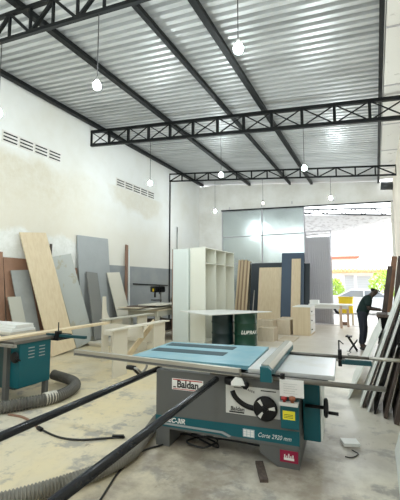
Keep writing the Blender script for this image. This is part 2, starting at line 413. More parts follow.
# ------------------------------------------------------------------ outside
t = thing('porch_truss', 'light steel truss outside above the open gateway', 'truss', (-2.6,15.8,4.6)); o_ = (-2.6,15.8,4.6)
za = lambda x: 4.80-.068*(x+2.6); zb = lambda x: 4.62-.1*(x+2.6)
MB(o_).bar((-2.9,15.8,za(-2.9)),(.75,15.8,za(.75)),.05).build('top_chord','black_steel',t)
MB(o_).bar((-2.9,15.8,zb(-2.9)),(.75,15.8,zb(.75)),.05).build('bottom_chord','black_steel',t)
for i in range(10):
    xa = -2.9+.365*i; xb = xa+.365
    p = ((xa,15.8,zb(xa)),(xb,15.8,za(xb))) if i%2 else ((xa,15.8,za(xa)),(xb,15.8,zb(xb)))
    MB(o_).bar(*p,.035).build('brace','black_steel',t)
MB(o_).box((-2.95,15.76,-.01),(-2.86,15.84,4.85)).build('post','black_steel',t)
b = MB((-1,16.8,4.3)); b.hexa([(-3.4,15.95,4.62),(.9,15.95,4.25),(.9,18.6,4.42),(-3.4,18.6,3.92),(-3.4,15.95,4.66),(.9,15.95,4.29),(.9,18.6,4.46),(-3.4,18.6,3.96)])
pc = tag(b.build('porch_canopy','ext_stain'), 'white stained canopy sheet sloping outside the gateway', 'canopy')
# house over the street
t = thing('street_house', 'low white house with orange tiled eaves across the street', 'house', (-1.,28.2,0)); o_ = (-1.,28.2,0)
MB(o_).box((-9,28.0,-.02),(7,34,2.45)).build('wall','ext_white',t)
b = MB(o_); b.hexa([(-9.2,27.5,2.36),(7.2,27.5,2.36),(7.2,30,2.56),(-9.2,30,2.56),(-9.2,27.5,2.46),(7.2,27.5,2.46),(7.2,30,2.66),(-9.2,30,2.66)])
for k in range(60):
    x = -9.1+k*.27; b.tube([(x,27.42,2.46),(x,30,2.66)], .085, 8)
b.build('roof','tile',t)
MB(o_).box((-9,30.0,2.4),(-1.2,33,3.55)).build('upper_wall','ext_white',t)
b = MB(o_); b.hexa([(-9.1,29.8,3.52),(-1.1,29.8,3.52),(-1.1,32,3.75),(-9.1,32,3.75),(-9.1,29.8,3.66),(-1.1,29.8,3.66),(-1.1,32,3.9),(-9.1,32,3.9)]); b.build('upper_roof','tile_red',t)
def win(x0,x1,z0,z1,nm='window'):
    f = MB(o_).box((x0,27.95,z0),(x1,28.01,z1)).build(nm,'louvre',t)
    b = MB(o_)
    n = int((z1-z0)/.12)
    for k in range(n): b.box((x0+.04,27.93,z0+.03+k*.12),(x1-.04,27.96,z0+.08+k*.12))
    b.build('louvre_slats','bluegrey',f)
win(-2.02,-1.4,.1,2.2,'entrance_door'); win(-1.22,-.3,1.25,2.15); win(.3,1.2,1.25,2.15); win(-4.2,-3.2,1.25,2.15)
# bushes
def bush(name, x, y, r, h, label, seed):
    rnd = random.Random(seed)
    t = thing(name, label, 'bush', (x,y,-.01), group='bushes across the street')
    b = MB(); b.tube([(0,0,0),(.03,.02,h*.7)], [.06,.03], 8); b.build('trunk','bark',t)
    b = MB()
    for k in range(900):
        a = rnd.uniform(0,2*PI); u = rnd.uniform(-1,1); q = rnd.uniform(.55,1.)
        rr = math.sqrt(1-u*u)*r*q; p = Vector((rr*math.cos(a), rr*math.sin(a), h*.58 + u*q*h*.42))
        n = Vector((rnd.uniform(-1,1),rnd.uniform(-1,1),rnd.uniform(-.3,1))).normalized(); e = n.orthogonal().normalized(); f = n.cross(e); s = rnd.uniform(.07,.13)
        vs = [b._v(p-e*s*.4), b._v(p-f*s), b._v(p+e*s*.4), b._v(p+f*s)]; b.bm.faces.new(vs)
    b.build('foliage','leaf',t)
bush('street_bush', -2.35, 24.2, .62, 2.0, 'yellow green bush left of the parked car, beside the ribbed gate', 1)
bush('street_bush', .42, 24.2, .85, 2.5, 'yellow green bush right of the parked car, behind the man', 2)
# parked car
t = thing('parked_car', 'silver car parked across the street beyond the gateway', 'car', (-.5,21.5,-.01), PI)
side = [(-2.05,.35),(-2.1,.62),(-1.95,.82),(-1.1,.90),(-.55,1.30),(.75,1.33),(1.45,.98),(2.0,.92),(2.1,.6),(2.05,.35)]
MB().prism(side,'y',-.82,.82).build('body','carpaint',t)
for yy in (-.825,.815):
    MB().prism([(-.98,.93),(-.52,1.24),(.05,1.26),(.05,.93)],'y',yy,yy+.01).build('side_window','glass_dark',t)
    MB().prism([(.12,.93),(.12,1.26),(.70,1.26),(1.25,.97)],'y',yy,yy+.01).build('side_window','glass_dark',t)
for x in (-1.3,1.3):
    for yy in (-.80,.62):
        w = MB(); w.lathe((x,yy,.31),[(.02,0),(.31,.0),(.31,.18),(.02,.18)],20,'y'); w = w.build('wheel','black',t)
        MB().lathe((x,yy-.012,.31),[(.02,0),(.18,.0),(.18,.204),(.02,.204)],16,'y').build('hubcap','steel',w)
for x0,x1 in ((-2.12,-2.06),(2.05,2.12)): MB().box((x0,-.7,.42),(x1,.7,.55)).build('bumper','louvre',t)

# table and crates in the gateway
t = thing('work_table', 'long white table standing in the open gateway', 'table', (-1.58,14.6,0)); o_ = (-1.58,14.6,0)
MB(o_).box((-2.34,14.25,.82),(-.80,14.95,.86)).build('table_top','whiteboard',t)
for x,y in ((-2.25,14.33),(-1.2,14.33),(-1.0,14.87),(-2.25,14.87)): MB(o_).box((x-.04,y-.04,0),(x+.04,y+.04,.82)).build('leg','pinkwood' if x>-2 else 'whiteboard',t)
MB(o_).box((-2.25,14.32,.70),(-.95,14.35,.82)).build('apron','whiteboard',t)
tag(MB((-2.1,14.6,.86)).box((-2.32,14.4,.86),(-2.0,14.75,1.0)).build('white_box','whiteboard'), 'small white box on the left end of the gateway table', 'box')
t = thing('yellow_crate', 'bright yellow plastic crate on a stand outside the gateway', 'crate', (-1.1,15.75,.0)); o_ = (-1.1,15.75,0)
b = MB(o_); b.box((-1.38,15.55,.45),(-.86,15.95,1.10),.02); b.build('crate_body','crate_yellow',t)
b = MB(o_); b.box((-1.40,15.53,1.04),(-.84,15.97,1.10)); b.build('rim','crate_yellow',t)
for x,y in ((-1.34,15.58),(-.88,15.58),(-1.34,15.92),(-.88,15.92)): MB(o_).box((x-.03,y-.03,-.01),(x+.03,y+.03,.45)).build('stand_leg','mdf',t)
tag(MB((-1.2,15.3,0)).box((-1.30,15.45,-.01),(-1.05,15.51,.12)).build('timber_offcut','plank'), 'short brown timber block on the ground under the yellow crate', 'block')

# ------------------------------------------------------------------ leaning boards
def lean(name, label, cat, bl, tl, w, t, m, along=(0,1,0), group=None, extra=None):
    tl = Vector(tl)
    if tl.x < -6.5: tl = Vector((tl.x-.12, tl.y*1.016, tl.z+(tl.z-1.65)*.016))
    bl = Vector(bl); up = tl-bl; ud = up.normalized(); a = Vector(along); wv = (a-ud*a.dot(ud)).normalized()*w
    n = ud.cross(wv).normalized()
    if Vector(bl).x < -3 and abs(a.y) > .5:
        if n.x > 0: n = -n
    elif abs(a.y) > .5:
        if n.x < 0: n = -n
    else:
        if n.y < 0: n = -n
    n *= t
    low = min(0, wv.z)
    pts = [bl, bl+wv, bl+wv+n, bl+n]; pts += [p+up for p in pts]
    zmin = min(p.z for p in pts); sh = Vector((0,0,bl.z-zmin)); pts = [p+sh for p in pts]
    org = (bl+wv/2); org.z = bl.z
    o = MB(org).hexa(pts).build(name, m)
    return tag(o, label, cat, group)
GL = 'boards leaning on the left wall'
lean('leaning_board','tall brown hardboard sheet at the far left edge of the photo','board',(-6.98,4.2,0),(-7.26,4.2,2.32),.97,.015,'brownboard',group=GL)
lean('leaning_board','wide brown hardboard sheet behind the grey boards, left of the oak panel','board',(-7.0,5.24,0),(-7.265,5.18,2.2),1.0,.015,'brownboard',group=GL)
lean('leaning_board','grey board leaning between the brown sheet and the pale oak panel','board',(-6.78,5.50,0),(-7.16,5.30,1.92),.46,.02,'greyboard',group=GL)
lean('leaning_board','small green grey board, lowest one at the left end','board',(-6.62,5.22,0),(-6.98,5.13,1.35),.31,.02,'greengrey',group=GL)
lean('leaning_board','tallest pale oak board leaning on the left wall','board',(-6.56,5.95,0),(-7.22,5.52,2.79),.76,.022,'oak',group=GL)
lean('leaning_board','narrow dark timber edge beside the stained grey board','board',(-6.90,6.88,0),(-7.24,6.36,2.27),.10,.02,'darkwood',group=GL)
lean('leaning_board','pale grey board with a brown water stain on its upper half','board',(-6.86,7.02,0),(-7.19,6.43,2.29),.66,.02,'stained',group=GL)
lean('leaning_board','tallest plain blue grey sheet leaning on the left wall','board',(-7.13,7.5,0),(-7.26,7.31,2.95),1.28,.02,'bluegrey',group=GL)
lean('leaning_board','narrow mid grey board in front of the tall blue grey sheet','board',(-6.74,7.54,.12),(-7.12,7.55,1.93),.44,.02,'midgrey',group=GL)
lean('leaning_board','cream board right of the tall blue grey sheet','board',(-6.66,8.64,0),(-7.12,8.40,1.95),.60,.02,'cream',group=GL)
lean('leaning_plank','narrow reddish brown plank leaning against the left wall','plank',(-7.08,9.22,0),(-7.26,9.46,2.88),.12,.03,'plank')
lean('leaning_batten','thin white batten standing beside the reddish plank','batten',(-7.2,9.6,0),(-7.26,9.6,2.75),.06,.03,'whiteboard')
tag(MB((-7.2,7.2,0)).box((-7.41,7.2,0),(-7.33,7.42,2.06)).build('leaning_timber','plank'),'orange brown timber showing between the stained and blue grey boards','timber')
tag(MB((-7.2,6.3,0)).box((-7.41,6.53,0),(-7.37,6.58,2.64)).build('wall_batten','darkwood'),'thin dark batten sticking up behind the stained grey board','batten')
for i,(z,w,l) in enumerate(((0,.52,'lowest of the pile'),(.06,.46,'topmost of the pile'))):
    tag(MB((-6.6,8.0,z)).box((-6.62-w/2,7.45-.05*i,z),(-6.62+w/2,8.55-.1*i,z+.055)).build('flat_board','cream'),f'cream board lying on the floor below the grey sheets, {l}','board','boards lying by the left wall')

# back wall boards (leaning on the gate)
GB = 'boards leaning on the back gate'
X = (1,0,0)
for i,(x,w,zt,l) in enumerate(((-5.44,.075,2.66,'leftmost'),(-5.36,.05,2.63,'second from left'),(-5.30,.08,2.67,'third from left'),(-5.21,.05,2.60,'fourth from left'),(-5.15,.09,2.66,'fifth from left'),(-5.05,.05,2.62,'sixth from left'),(-4.99,.08,2.58,'rightmost'))):
    lean('timber_length',f'narrow {"pale" if i%2==0 else "dark brown"} timber length by the white shelving, {l} of seven','timber',(x,14.45,0),(x,15.12,zt),w,.04,'zebra_dark' if i%2 else 'zebra',X,group='timber lengths by the shelving')
lean('leaning_board','wide near black navy sheet behind the oak door panel','board',(-4.85,14.72,0),(-4.85,15.16,2.5),2.2,.02,'navy_dark',X,group=GB)
lean('leaning_board','near black navy strip right of the oak strip, by the ribbed gate','board',(-2.60,14.60,0),(-2.60,15.12,2.44),.22,.02,'navy_dark',X,group=GB)
t = thing('oak_door', 'pale oak door panel with horizontal grooves leaning on the back gate', 'door', (-3.95,14.5,0))
def slant(x0,x1,s0,s1,d0,d1):     # box on a plane leaning from (y=0,z=0) to the gate
    h = Vector((0,.48,2.30)).normalized(); n = Vector((0,-h.z,h.y))
    return [Vector((x,0,0))+h*s+n*dd for s in (s0,s1) for x,dd in ((x0,d0),(x1,d0),(x1,d1),(x0,d1))]
MB().hexa(slant(-.5,.5,0,2.35,-.03,.005)).build('slab','oak',t)
for k in range(4): MB().hexa(slant(-.36,.45,.10+k*.46,.53+k*.46,.004,.014)).build('panel','oak',t)
lean('leaning_board','tallest navy blue board leaning on the back gate','board',(-3.48,14.45,0),(-3.48,15.0,2.88),.90,.02,'navy',X,group=GB)
lean('leaning_board','pale oak strip leaning in front of the tall navy blue board','board',(-3.06,14.36,0),(-3.06,14.9,2.63),.36,.02,'oak',X,group=GB)
tag(MB((-4.6,14.3,0)).tube([(-4.62,14.35,0),(-4.60,14.7,1.35)],.018,8).build('metal_rod','alu'),'thin pale rod leaning against the dark navy sheet','rod')

# wooden boxes on the floor
def obox(name,label,x0,y0,w,dp,h,m='mdf',th=.02):
    t = thing(name,label,'box',(x0+w/2,y0+dp/2,0),group='pale wooden boxes on the floor')
    a,c = w/2,dp/2
    MB().box((-a,-c,0),(a,c,th)).build('bottom',m,t)
    for p,q in (((-a,-c,th),(a,-c+th,h)),((-a,c-th,th),(a,c,h)),((-a,-c+th,th),(-a+th,c-th,h)),((a-th,-c+th,th),(a,c-th,h))): MB().box(p,q).build('side',m,t)
    MB().box((-a+th,-c+th,h-.05),(a-th,c-th,h-.03)).build('lid_panel',m,t)
    return t
obox('wooden_box','low pale wooden box nearest the green drum',-3.12,10.22,.46,.50,.37)
obox('wooden_box','pale wooden box behind the low box, left of the deep open one',-3.45,11.25,.50,.5,.48)
obox('wooden_box','long deep pale wooden box in front of the oak door panel',-3.02,11.78,.50,1.2,.46)
tag(MB((-2.55,10.9,0)).box((-2.62,10.4,0),(-2.15,11.3,.02)).build('floor_board','mdf'),'flat pale board lying on the floor beside the low wooden box','board')
t = thing('base_cabinet','wooden base cabinet with white drawer side standing near the gateway','cabinet',(-2.16,12.25,0)); o_ = (-2.16,12.25,0)
MB(o_).box((-2.45,11.85,0),(-1.91,12.75,.88)).build('carcass','oak',t)
MB(o_).box((-2.45,11.85,.88),(-1.89,12.9,.90)).build('top_panel','whiteboard',t)
for k in range(3):
    f = MB(o_).box((-1.91,11.90,.06+k*.28),(-1.89,12.74,.32+k*.28)).build('drawer_front','whiteboard',t)
    MB(o_).lathe((-1.89,11.98,.19+k*.28),[(.012,0),(.012,.02),(.022,.025),(.022,.035)],10,'x').build('drawer_knob','black',f)

# ------------------------------------------------------------------ shelving, drums
def P(*a): return a
t = thing('pigeonhole_shelving','tall white pigeonhole shelving with two tiers of open columns behind the drums','shelf',(-4.54,10.4,0)); o_ = (-4.54,10.4,0)
ya,yb,H_ = 9.2,11.5,2.66; xb,xf = -4.78,-4.30
MB(o_).box((xb,ya,0),(xf,ya+.02,H_)).build('side_panel','whitewarm',t)
MB(o_).box((xb,yb-.02,0),(xf,yb,H_)).build('side_panel','whitewarm',t)
MB(o_).box((xb,ya+.02,0.02),(xb+.015,yb-.02,H_-.02)).build('back_panel','whitewarm',t)
MB(o_).box((xb,ya+.02,H_-.02),(xf,yb-.02,H_)).build('top_panel','whitewarm',t)
MB(o_).box((xb,ya+.02,.0),(xf,yb-.02,.02)).build('bottom_panel','whitewarm',t)
MB(o_).box((xb+.015,ya+.02,2.20),(xf,yb-.02,2.22)).build('shelf_board','whitewarm',t)
for y in (9.95,10.72): MB(o_).box((xb+.015,y-.01,.02),(xf,y+.01,H_-.02)).build('divider','whitewarm',t)
t = thing('tall_cabinet','tall plain white cabinet with raw brown edge, left of the pigeonhole shelving','cabinet',(-5.05,9.6,0)); o_ = (-5.05,9.6,0)
MB(o_).box((-5.30,9.12,0),(-4.80,9.14,2.63)).build('side_panel','coolwhite',t)
MB(o_).box((-5.30,10.68,0),(-4.80,10.70,2.63)).build('side_panel','coolwhite',t)
MB(o_).box((-4.815,9.14,0),(-4.80,10.68,2.63)).build('back_panel','coolwhite',t)
MB(o_).box((-5.30,9.14,2.61),(-4.815,10.68,2.63)).build('top_panel','coolwhite',t)
for z in (.0,.7,1.4,2.0): MB(o_).box((-5.30,9.14,z),(-4.815,10.68,z+.02)).build('shelf_board','coolwhite',t)
e = MB(o_).box((-5.325,9.115,0),(-5.30,9.145,2.63)).build('edge_band','plank',t); e['label'] = 'raw brown edge'
def drum(x,y,m,label,rz=0):
    t = thing('oil_drum',label,'drum',(x,y,0),rz,group='steel drums under the white board')
    r=.31; prof=[(r-.02,.0),(r,.0),(r,.02),(r-.008,.03)]
    for zc in (.29,.585): prof += [(r-.008,zc-.03),(r+.004,zc-.012),(r+.004,zc+.012),(r-.008,zc+.03)]
    prof += [(r-.008,.85),(r,.86),(r,.88),(r-.02,.88),(r-.02,.865)]
    MB().lathe((0,0,0),prof,36).build('shell',m,t)
    b = MB(); b.lathe((.12,-.05,.865),[(.03,0),(.03,.012),(.02,.014)],12); b.build('bung_cap','steel',t)
    return t
d1 = drum(-3.21,9.42,'drum_green','dark green steel drum with white lettering, under the white board')
drum(-3.86,9.40,'drum_navy','navy black steel drum left of the lettered green drum')
def wrap(o, r, zc):        # bend flat lettering around the drum
    for v in o.data.vertices:
        a = v.co.x / r; rr = r + v.co.y*0 + .003 + v.co.z*0
        h = v.co.y; dd = v.co.z
        v.co = Vector(((r+.002+dd)*math.sin(a), -(r+.002+dd)*math.cos(a), zc+h))
lt = text('lettering','LUBRAX',.125,'white_letter',d1,Matrix.Identity(4),.25,.004)
mx = max(v.co.x for v in lt.data.vertices)
for v in lt.data.vertices: v.co.x = v.co.x - .02
wrap(lt,.307,.32)
b = MB((-3.7,8.9,.89)); b.prism([(-4.78,8.6),(-3.57,7.83),(-2.5,9.5),(-3.95,9.52)],'z',.885,.905)
tag(b.build('melamine_sheet','whiteboard'),'white melamine panel lying flat across the two drums','panel')

# ------------------------------------------------------------------ trestle bench and rear work table
t = thing('trestle_bench','unfinished pale wooden bench frame behind the saw, left of the shelving','bench',(-4.7,6.2,0)); o_ = (-4.7,6.2,0)
MB(o_).box((-4.27,4.98,.815),(-4.10,6.92,.84)).build('top_rail','cream',t)
MB(o_).box((-5.30,6.05,.86),(-5.12,7.85,.885)).build('top_rail','greengrey',t)
for y0,y1 in ((5.12,5.52),(6.40,6.84)): MB(o_).box((-4.19,y0,0),(-4.165,y1,.815)).build('leg_panel','cream',t)
for y0,y1 in ((6.35,6.7),(7.3,7.7)): MB(o_).box((-5.24,y0,0),(-5.215,y1,.86)).build('leg_panel','cream',t)
b = MB(o_); b.prism([(6.08,0),(6.08,1.36),(6.18,1.36),(6.20,1.08),(6.24,.98),(6.30,.90),(6.34,.86),(6.34,.55),(6.28,.5),(6.28,0)],'x',-5.27,-5.245); b.build('end_panel','cream',t)
MB(o_).box((-5.2,6.06,.56),(-4.2,6.09,.80)).build('cross_panel','cream',t)
MB(o_).bar((-4.45,5.75,.12),(-4.45,6.85,.80),.025,.13).build('cross_brace','oak',t)
MB(o_).box((-5.2,6.82,.35),(-4.2,6.84,.70)).build('cross_panel','cream',t)
t = thing('rear_work_table','cluttered wooden work table by the grey lower wall','table',(-6.0,9.5,0)); o_ = (-6.0,9.5,0)
MB(o_).box((-6.54,8.6,.87),(-5.45,10.4,.91)).build('table_top','mdf',t)
MB(o_).box((-5.52,8.65,.72),(-5.49,10.35,.87)).build('apron','greengrey',t)
MB(o_).box((-6.5,8.62,.72),(-5.5,8.65,.87)).build('apron','greengrey',t)
for x,y in ((-6.46,8.7),(-5.55,8.7),(-6.46,10.3),(-5.55,10.3)): MB(o_).box((x-.05,y-.05,0),(x+.05,y+.05,.87)).build('leg','greengrey',t)
MB(o_).box((-6.45,8.7,.22),(-5.55,10.3,.25)).build('lower_shelf','mdf',t)
rnd = random.Random(5)
nm = ['lowest of the pile','second up in the pile','third up in the pile','fourth up in the pile','topmost of the pile']
for i,(x0,x1,y0,y1,m_) in enumerate(((-6.5,-5.6,8.1,9.2,'greengrey'),(-6.35,-5.5,8.3,9.7,'cream'),(-6.4,-5.75,8.0,9.0,'mdf'),(-6.3,-5.7,8.2,9.4,'darkwood'),(-6.1,-5.4,8.5,9.7,'cream'))):
    z = .911+i*.028
    tag(MB(((x0+x1)/2,(y0+y1)/2,z)).box((x0,y0,z),(x1,y1,z+.024),rot=Matrix.Rotation(rnd.uniform(-.16,.16),3,'Z')).build('offcut_board',m_),f'thin offcut board on the rear work table, {nm[i]}','board','offcuts on the rear work table')
for y,h,l in ((9.0,.34,'near'),(9.6,.30,'far')):
    tag(MB((-5.9,y,.25)).box((-6.2,y-.22,.252),(-5.65,y+.22,.252+h)).build('stored_block','darkwood'),f'dark timber block stored under the rear work table, {l} one','block')
t = thing('bench_drill','dark bench tool with yellow switch standing on the rear work table','tool',(-6.36,10.02,.911),-.6)
MB().box((-.16,-.14,0),(.16,.14,.04),.01).build('base','black',t)
MB().tube([(0,.08,.04),(0,.08,.50)],.03,12).build('column','steel',t)
b = MB(); b.box((-.2,-.22,.44),(.2,.16,.64),.05); b.build('head','black',t)
MB().box((.05,-.235,.47),(.15,-.22,.56)).build('switch','crate_yellow',t)
MB().tube([(0,-.12,.44),(0,-.12,.28)],.03,10).build('chuck','black',t)
MB().box((-.14,-.2,.18),(.14,.06,.205)).build('work_plate','black',t)
for k in range(3): MB().tube([(.20,-.05,.52),(.34,-.05+.14*math.cos(k*2.1),.52+.14*math.sin(k*2.1))],.012,8).build('feed_lever','black',t)
t = thing('bench_grinder','dark grinder with round wheels beside the bench tool on the rear work table','tool',(-5.75,10.1,.911))
MB().box((-.09,-.07,0),(.09,.07,.16),.01).build('base','black',t)
MB().lathe((0,0,.22),[(.02,-.12),(.07,-.12),(.08,-.05),(.08,.05),(.07,.12),(.02,.12)],16,'x').build('motor','darkwood',t)
for x in (-.17,.15): MB().lathe((x,0,.22),[(.02,0),(.09,0),(.09,.025),(.02,.025)],18,'x').build('wheel','steel',t)
b = MB((-6.9,11.5,1.5)); b.tube([(XL+.03,10.05,1.62),(XL+.03,12.3,1.55)],.02,8); tag(b.build('wall_conduit','black_steel'),'dark horizontal conduit on the grey band of the left wall','pipe')

# ------------------------------------------------------------------ main table saw (local frame, turned a little)
saw = thing('panel_saw','large grey and teal sliding table panel saw in the foreground','panel saw',(-1.4,3.8,0),math.radians(4.5))
F = -.46
b = MB(); b.box((-.74,F,.17),(.70,.25,.755),.012); cab = b.build('cabinet','saw_grey',saw)
MB().prism([(-.735,.18),(-.735,0),(-.585,0),(-.585,.18)],'y',F+.005,.22).build('foot','saw_grey',saw)
MB().prism([(.34,.18),(.34,.10),(.50,.0),(.695,0),(.695,.18)],'y',F+.005,.22).build('foot','saw_grey',saw)
# stripe on the front
def stripe(poly,m,dep=.003,nm='stripe'): return MB().prism(poly,'y',F-dep,F+.002).build(nm,m,saw)
stripe([(-.741,.235),(-.0,.235),(.07,.205),(.701,.205),(.701,.33),(.0,.315),(-.741,.30)],'teal')
stripe([(-.741,.212),(-.03,.212),(.03,.188),(.03,.182),(-.05,.196),(-.741,.196)],'teal')
stripe([(-.741,.233),(-.02,.233),(.07,.203),(.05,.19),(-.03,.214),(-.741,.214)],'saw_grey_light')
# brand plate, left
pl = MB().box((-.555,F-.004,.572),(-.215,F,.682)).build('brand_plate','white_letter',saw)
text('lettering','Baldan',.098,'black_letter',pl,Matrix.Translation((-.50,F-.005,.597)) @ FACE_Y,0,.003,.92)
MB().box((-.545,F-.0055,.667),(-.225,F-.004,.676)).build('red_line','red_letter',pl)
MB().box((-.545,F-.0055,.578),(-.225,F-.004,.584)).build('red_line','red_letter',pl)
MB().box((-.54,F-.0055,.592),(-.51,F-.004,.604)).build('brand_mark','black_letter',pl)
text('model_lettering','SEC-3IR',.064,'white_letter',cab,Matrix.Translation((-.625,F-.004,.246)) @ FACE_Y,.25,.0018)
text('size_lettering','Corte 2920 mm',.055,'white_letter',cab,Matrix.Translation((.325,F-.004,.238)) @ FACE_Y,.3,-.0004,.84)
st = MB().box((.185,F-.005,.218),(.295,F-.002,.290)).build('spec_sticker','pale_screen',saw)
b = MB()
for i in range(3):
    for j in range(3): b.box((.192+i*.034,F-.0065,.224+j*.021),(.219+i*.034,F-.005,.241+j*.021))
b.build('sticker_icons','white_letter',st)
# tilt plate with curved slot and wheel
pl = MB().box((.02,F-.006,.415),(.535,F,.675)).build('scale_plate','white_plate',saw)
arc = [(.085+.0,.625),(.11,.575),(.16,.53),(.23,.497),(.31,.485),(.38,.485)]
b = MB(); b.tube([(p.x,F-.003,p.y) for p in smooth_path([(a[0],a[1],0) for a in arc],5)],.026,10)
b.build('curved_slot','black',pl)
b = MB()
for k in range(14):
    a = PI*1.12+k*.062; b.box((.42+.33*math.cos(a)-.004,F-.0075,.80+.33*math.sin(a)*.55-.010),(.42+.33*math.cos(a)+.004,F-.006,.80+.33*math.sin(a)*.55+.010))
b.box((.10,F-.0075,.655),(.18,F-.006,.662)); b.box((.36,F-.0075,.648),(.50,F-.006,.658))
b.build('scale_marks','black_letter',pl)
MB().box((.055,F-.0085,.425),(.20,F-.006,.438)).build('logo_bar','black_letter',pl)
text('lettering','Baldan',.052,'black_letter',pl,Matrix.Translation((.065,F-.0075,.445)) @ FACE_Y,.1,.001)
b = MB(); b.lathe((.405,F-.055,.505),[(.02,0),(.097,.0),(.110,.012),(.110,.030),(.095,.04),(.05,.045),(.04,.055)],28,'y'); wh = b.build('tilt_wheel','black',saw)
for a in (.15,2.2,4.1):
    c = Vector((.405+.064*math.cos(a),F-.058,.505+.064*math.sin(a))); d_ = Vector((math.cos(a),0,math.sin(a))); e_ = Vector((-math.sin(a),0,math.cos(a))); q = Vector((0,.01,0))
    fp = [c-d_*.028-e_*.007, c+d_*.028-e_*.017, c+d_*.028+e_*.017, c-d_*.028+e_*.007]
    MB().hexa(fp+[p+q for p in fp]).build('wheel_window','white_plate',wh)
MB().lathe((.405,F-.07,.505),[(.004,0),(.022,.0),(.026,.02)],14,'y').build('wheel_hub','black',wh)
# control box
cb = MB().box((.545,F-.05,.36),(.705,F,.61),.006).build('control_box','teal',saw)
MB().box((.545,F-.115,.575),(.705,F-.045,.602)).build('top_strip','white_plate',cb)
MB().box((.565,F-.0525,.44),(.672,F-.05,.515)).build('warning_sticker','yellow',cb)
b = MB()
for z in (.455,.468,.481): b.box((.578,F-.0535,z),(.655,F-.0525,z+.004))
b.build('sticker_print','black_letter',cb)
MB().lathe((.585,F-.085,.600),[(.014,0),(.014,.02),(.026,.024),(.026,.042),(.01,.046)],14).build('stop_button','red',cb)
MB().lathe((.655,F-.085,.600),[(.016,0),(.016,.02),(.028,.024),(.028,.05),(.012,.056)],14).build('start_button','brown_knob',cb)
pp = MB().box((.545,F-.075,.645),(.755,F-.072,.795)).build('instruction_paper','paper',saw)
b = MB()
for k in range(5): b.box((.58,F-.0765,.675+k*.02),(.70-.02*(k%2),F-.075,.677+k*.02))
b.build('paper_print','saw_grey_light',pp)
mg = MB().box((.525,F-.004,.055),(.685,F+.001,.155)).build('maker_plate','magenta',saw)
b = MB(); b.box((.56,F-.0055,.075),(.65,F-.004,.095))
for k,h in enumerate((.022,.012,.03,.012,.022)): b.box((.563+k*.018,F-.0055,.097),(.573+k*.018,F-.004,.10+h))
b.build('plate_mark','white_letter',mg)
# right teal housing and height wheel
b = MB(); b.box((.715,-.27,.19),(.87,.24,.745),.01); b.build('motor_housing','teal',saw)
MB().box((.871,-.25,.20),(.884,.22,.74)).build('housing_lit_side','greywhite',saw)  # pale plate paints the lit right side of the housing
b = MB(); b.lathe((.905,-.30,.515),[(.02,0),(.07,.0),(.085,.01),(.085,.028),(.07,.036),(.03,.04)],24,'x'); w2 = b.build('height_wheel','black',saw)
MB().tube([(.74,-.30,.515),(.905,-.30,.515)],.016,10).build('wheel_shaft','black',w2)
MB().tube([(.94,-.30,.475),(1.03,-.30,.472)],.015,10).build('wheel_handle','black',w2)
# main table
b = MB(); b.box((.235,-.44,.795),(.44,.78,.838),.004); b.build('main_table','cast',saw)
b = MB(); b.box((.44,-.44,.795),(1.01,.38,.838),.006); b.build('extension_table','cast',saw)
MB().box((.2,-.40,.755),(.95,.35,.796)).build('table_base','saw_grey',saw)
# sliding table
b = MB(); b.prism([(-1.13,-.30),(.225,-.34),(.20,.80),(-1.13,.72)],'z',.80,.838); slt = b.build('sliding_table','blue_table',saw)
for y in (.04,.43): MB().box((-1.08,y,.8385),(-.17,y+.2,.841)).build('table_slot','slot',slt)
b = MB(); b.bar((-1.90,-.33,.825),(.19,-.56,.825),.05,.065); b.bar((-1.90,-.30,.80),(.19,-.53,.80),.03,.03); al = b.build('cross_profile','alu',saw)
b = MB(); b.bar((-1.903,-.33,.825),(-1.89,-.331,.825),.054,.07); b.build('end_cap','steel',al)
b = MB(); b.bar((-1.89,-.358,.812),(.19,-.588,.812),.006,.022); b.build('profile_groove','saw_grey',al)
# carriage and clamp bits under the sliding table
MB().box((-.95,-.30,.762),(.10,.62,.80)).build('carriage','steel',saw)
MB().box((-.70,-.40,.735),(.0,-.30,.775)).build('carriage_plate','greywhite',saw)
cl = MB().lathe((-1.02,-.50,.755),[(.006,-.05),(.022,-.05),(.026,0),(.022,.05),(.006,.05)],12,'x').build('clamp_knob','black',saw)
MB().tube(smooth_path([(-1.0,-.50,.76),(-.93,-.52,.75),(-.90,-.48,.71),(-.86,-.46,.76),(-.86,-.45,.80)],5),.012,8).build('clamp_hook','steel',cl)
MB().tube([(-1.0,-.50,.75),(-.92,-.50,.69)],.014,8).build('clamp_lever','black',cl)
b = MB(); b.lathe((.10,F-.05,.725),[(.01,-.07),(.035,-.07),(.04,-.03),(.04,.03),(.035,.07),(.01,.07)],14,'x'); kn = b.build('carriage_roller','black',saw)
b = MB(); b.prism([(.11,.705),(.11,.74),(.15,.785),(.21,.775),(.24,.715)],'y',F-.13,F-.11); b.build('guard_plate','whiteboard',kn)
b = MB(); b.lathe((.24,F-.09,.71),[(.008,-.03),(.03,-.03),(.03,.03),(.008,.03)],12,'y'); b.build('lock_knob','black',saw)
# long rails towards the camera
for x,xe,y0,y1 in ((-.78,-.90,.55,-2.9),(-.075,-.085,.55,-3.1)):
    d_ = Vector((xe-x,y1-y0,0)).normalized()
    b = MB(); b.tube([(x,y0,.715),(xe,y1,.715)],.028,20); r_ = b.build('carriage_rail','dark_rail',saw)
    MB().box((x-.03,-.30,.67),(x+.03,.5,.70)).build('rail_bracket','black',r_)
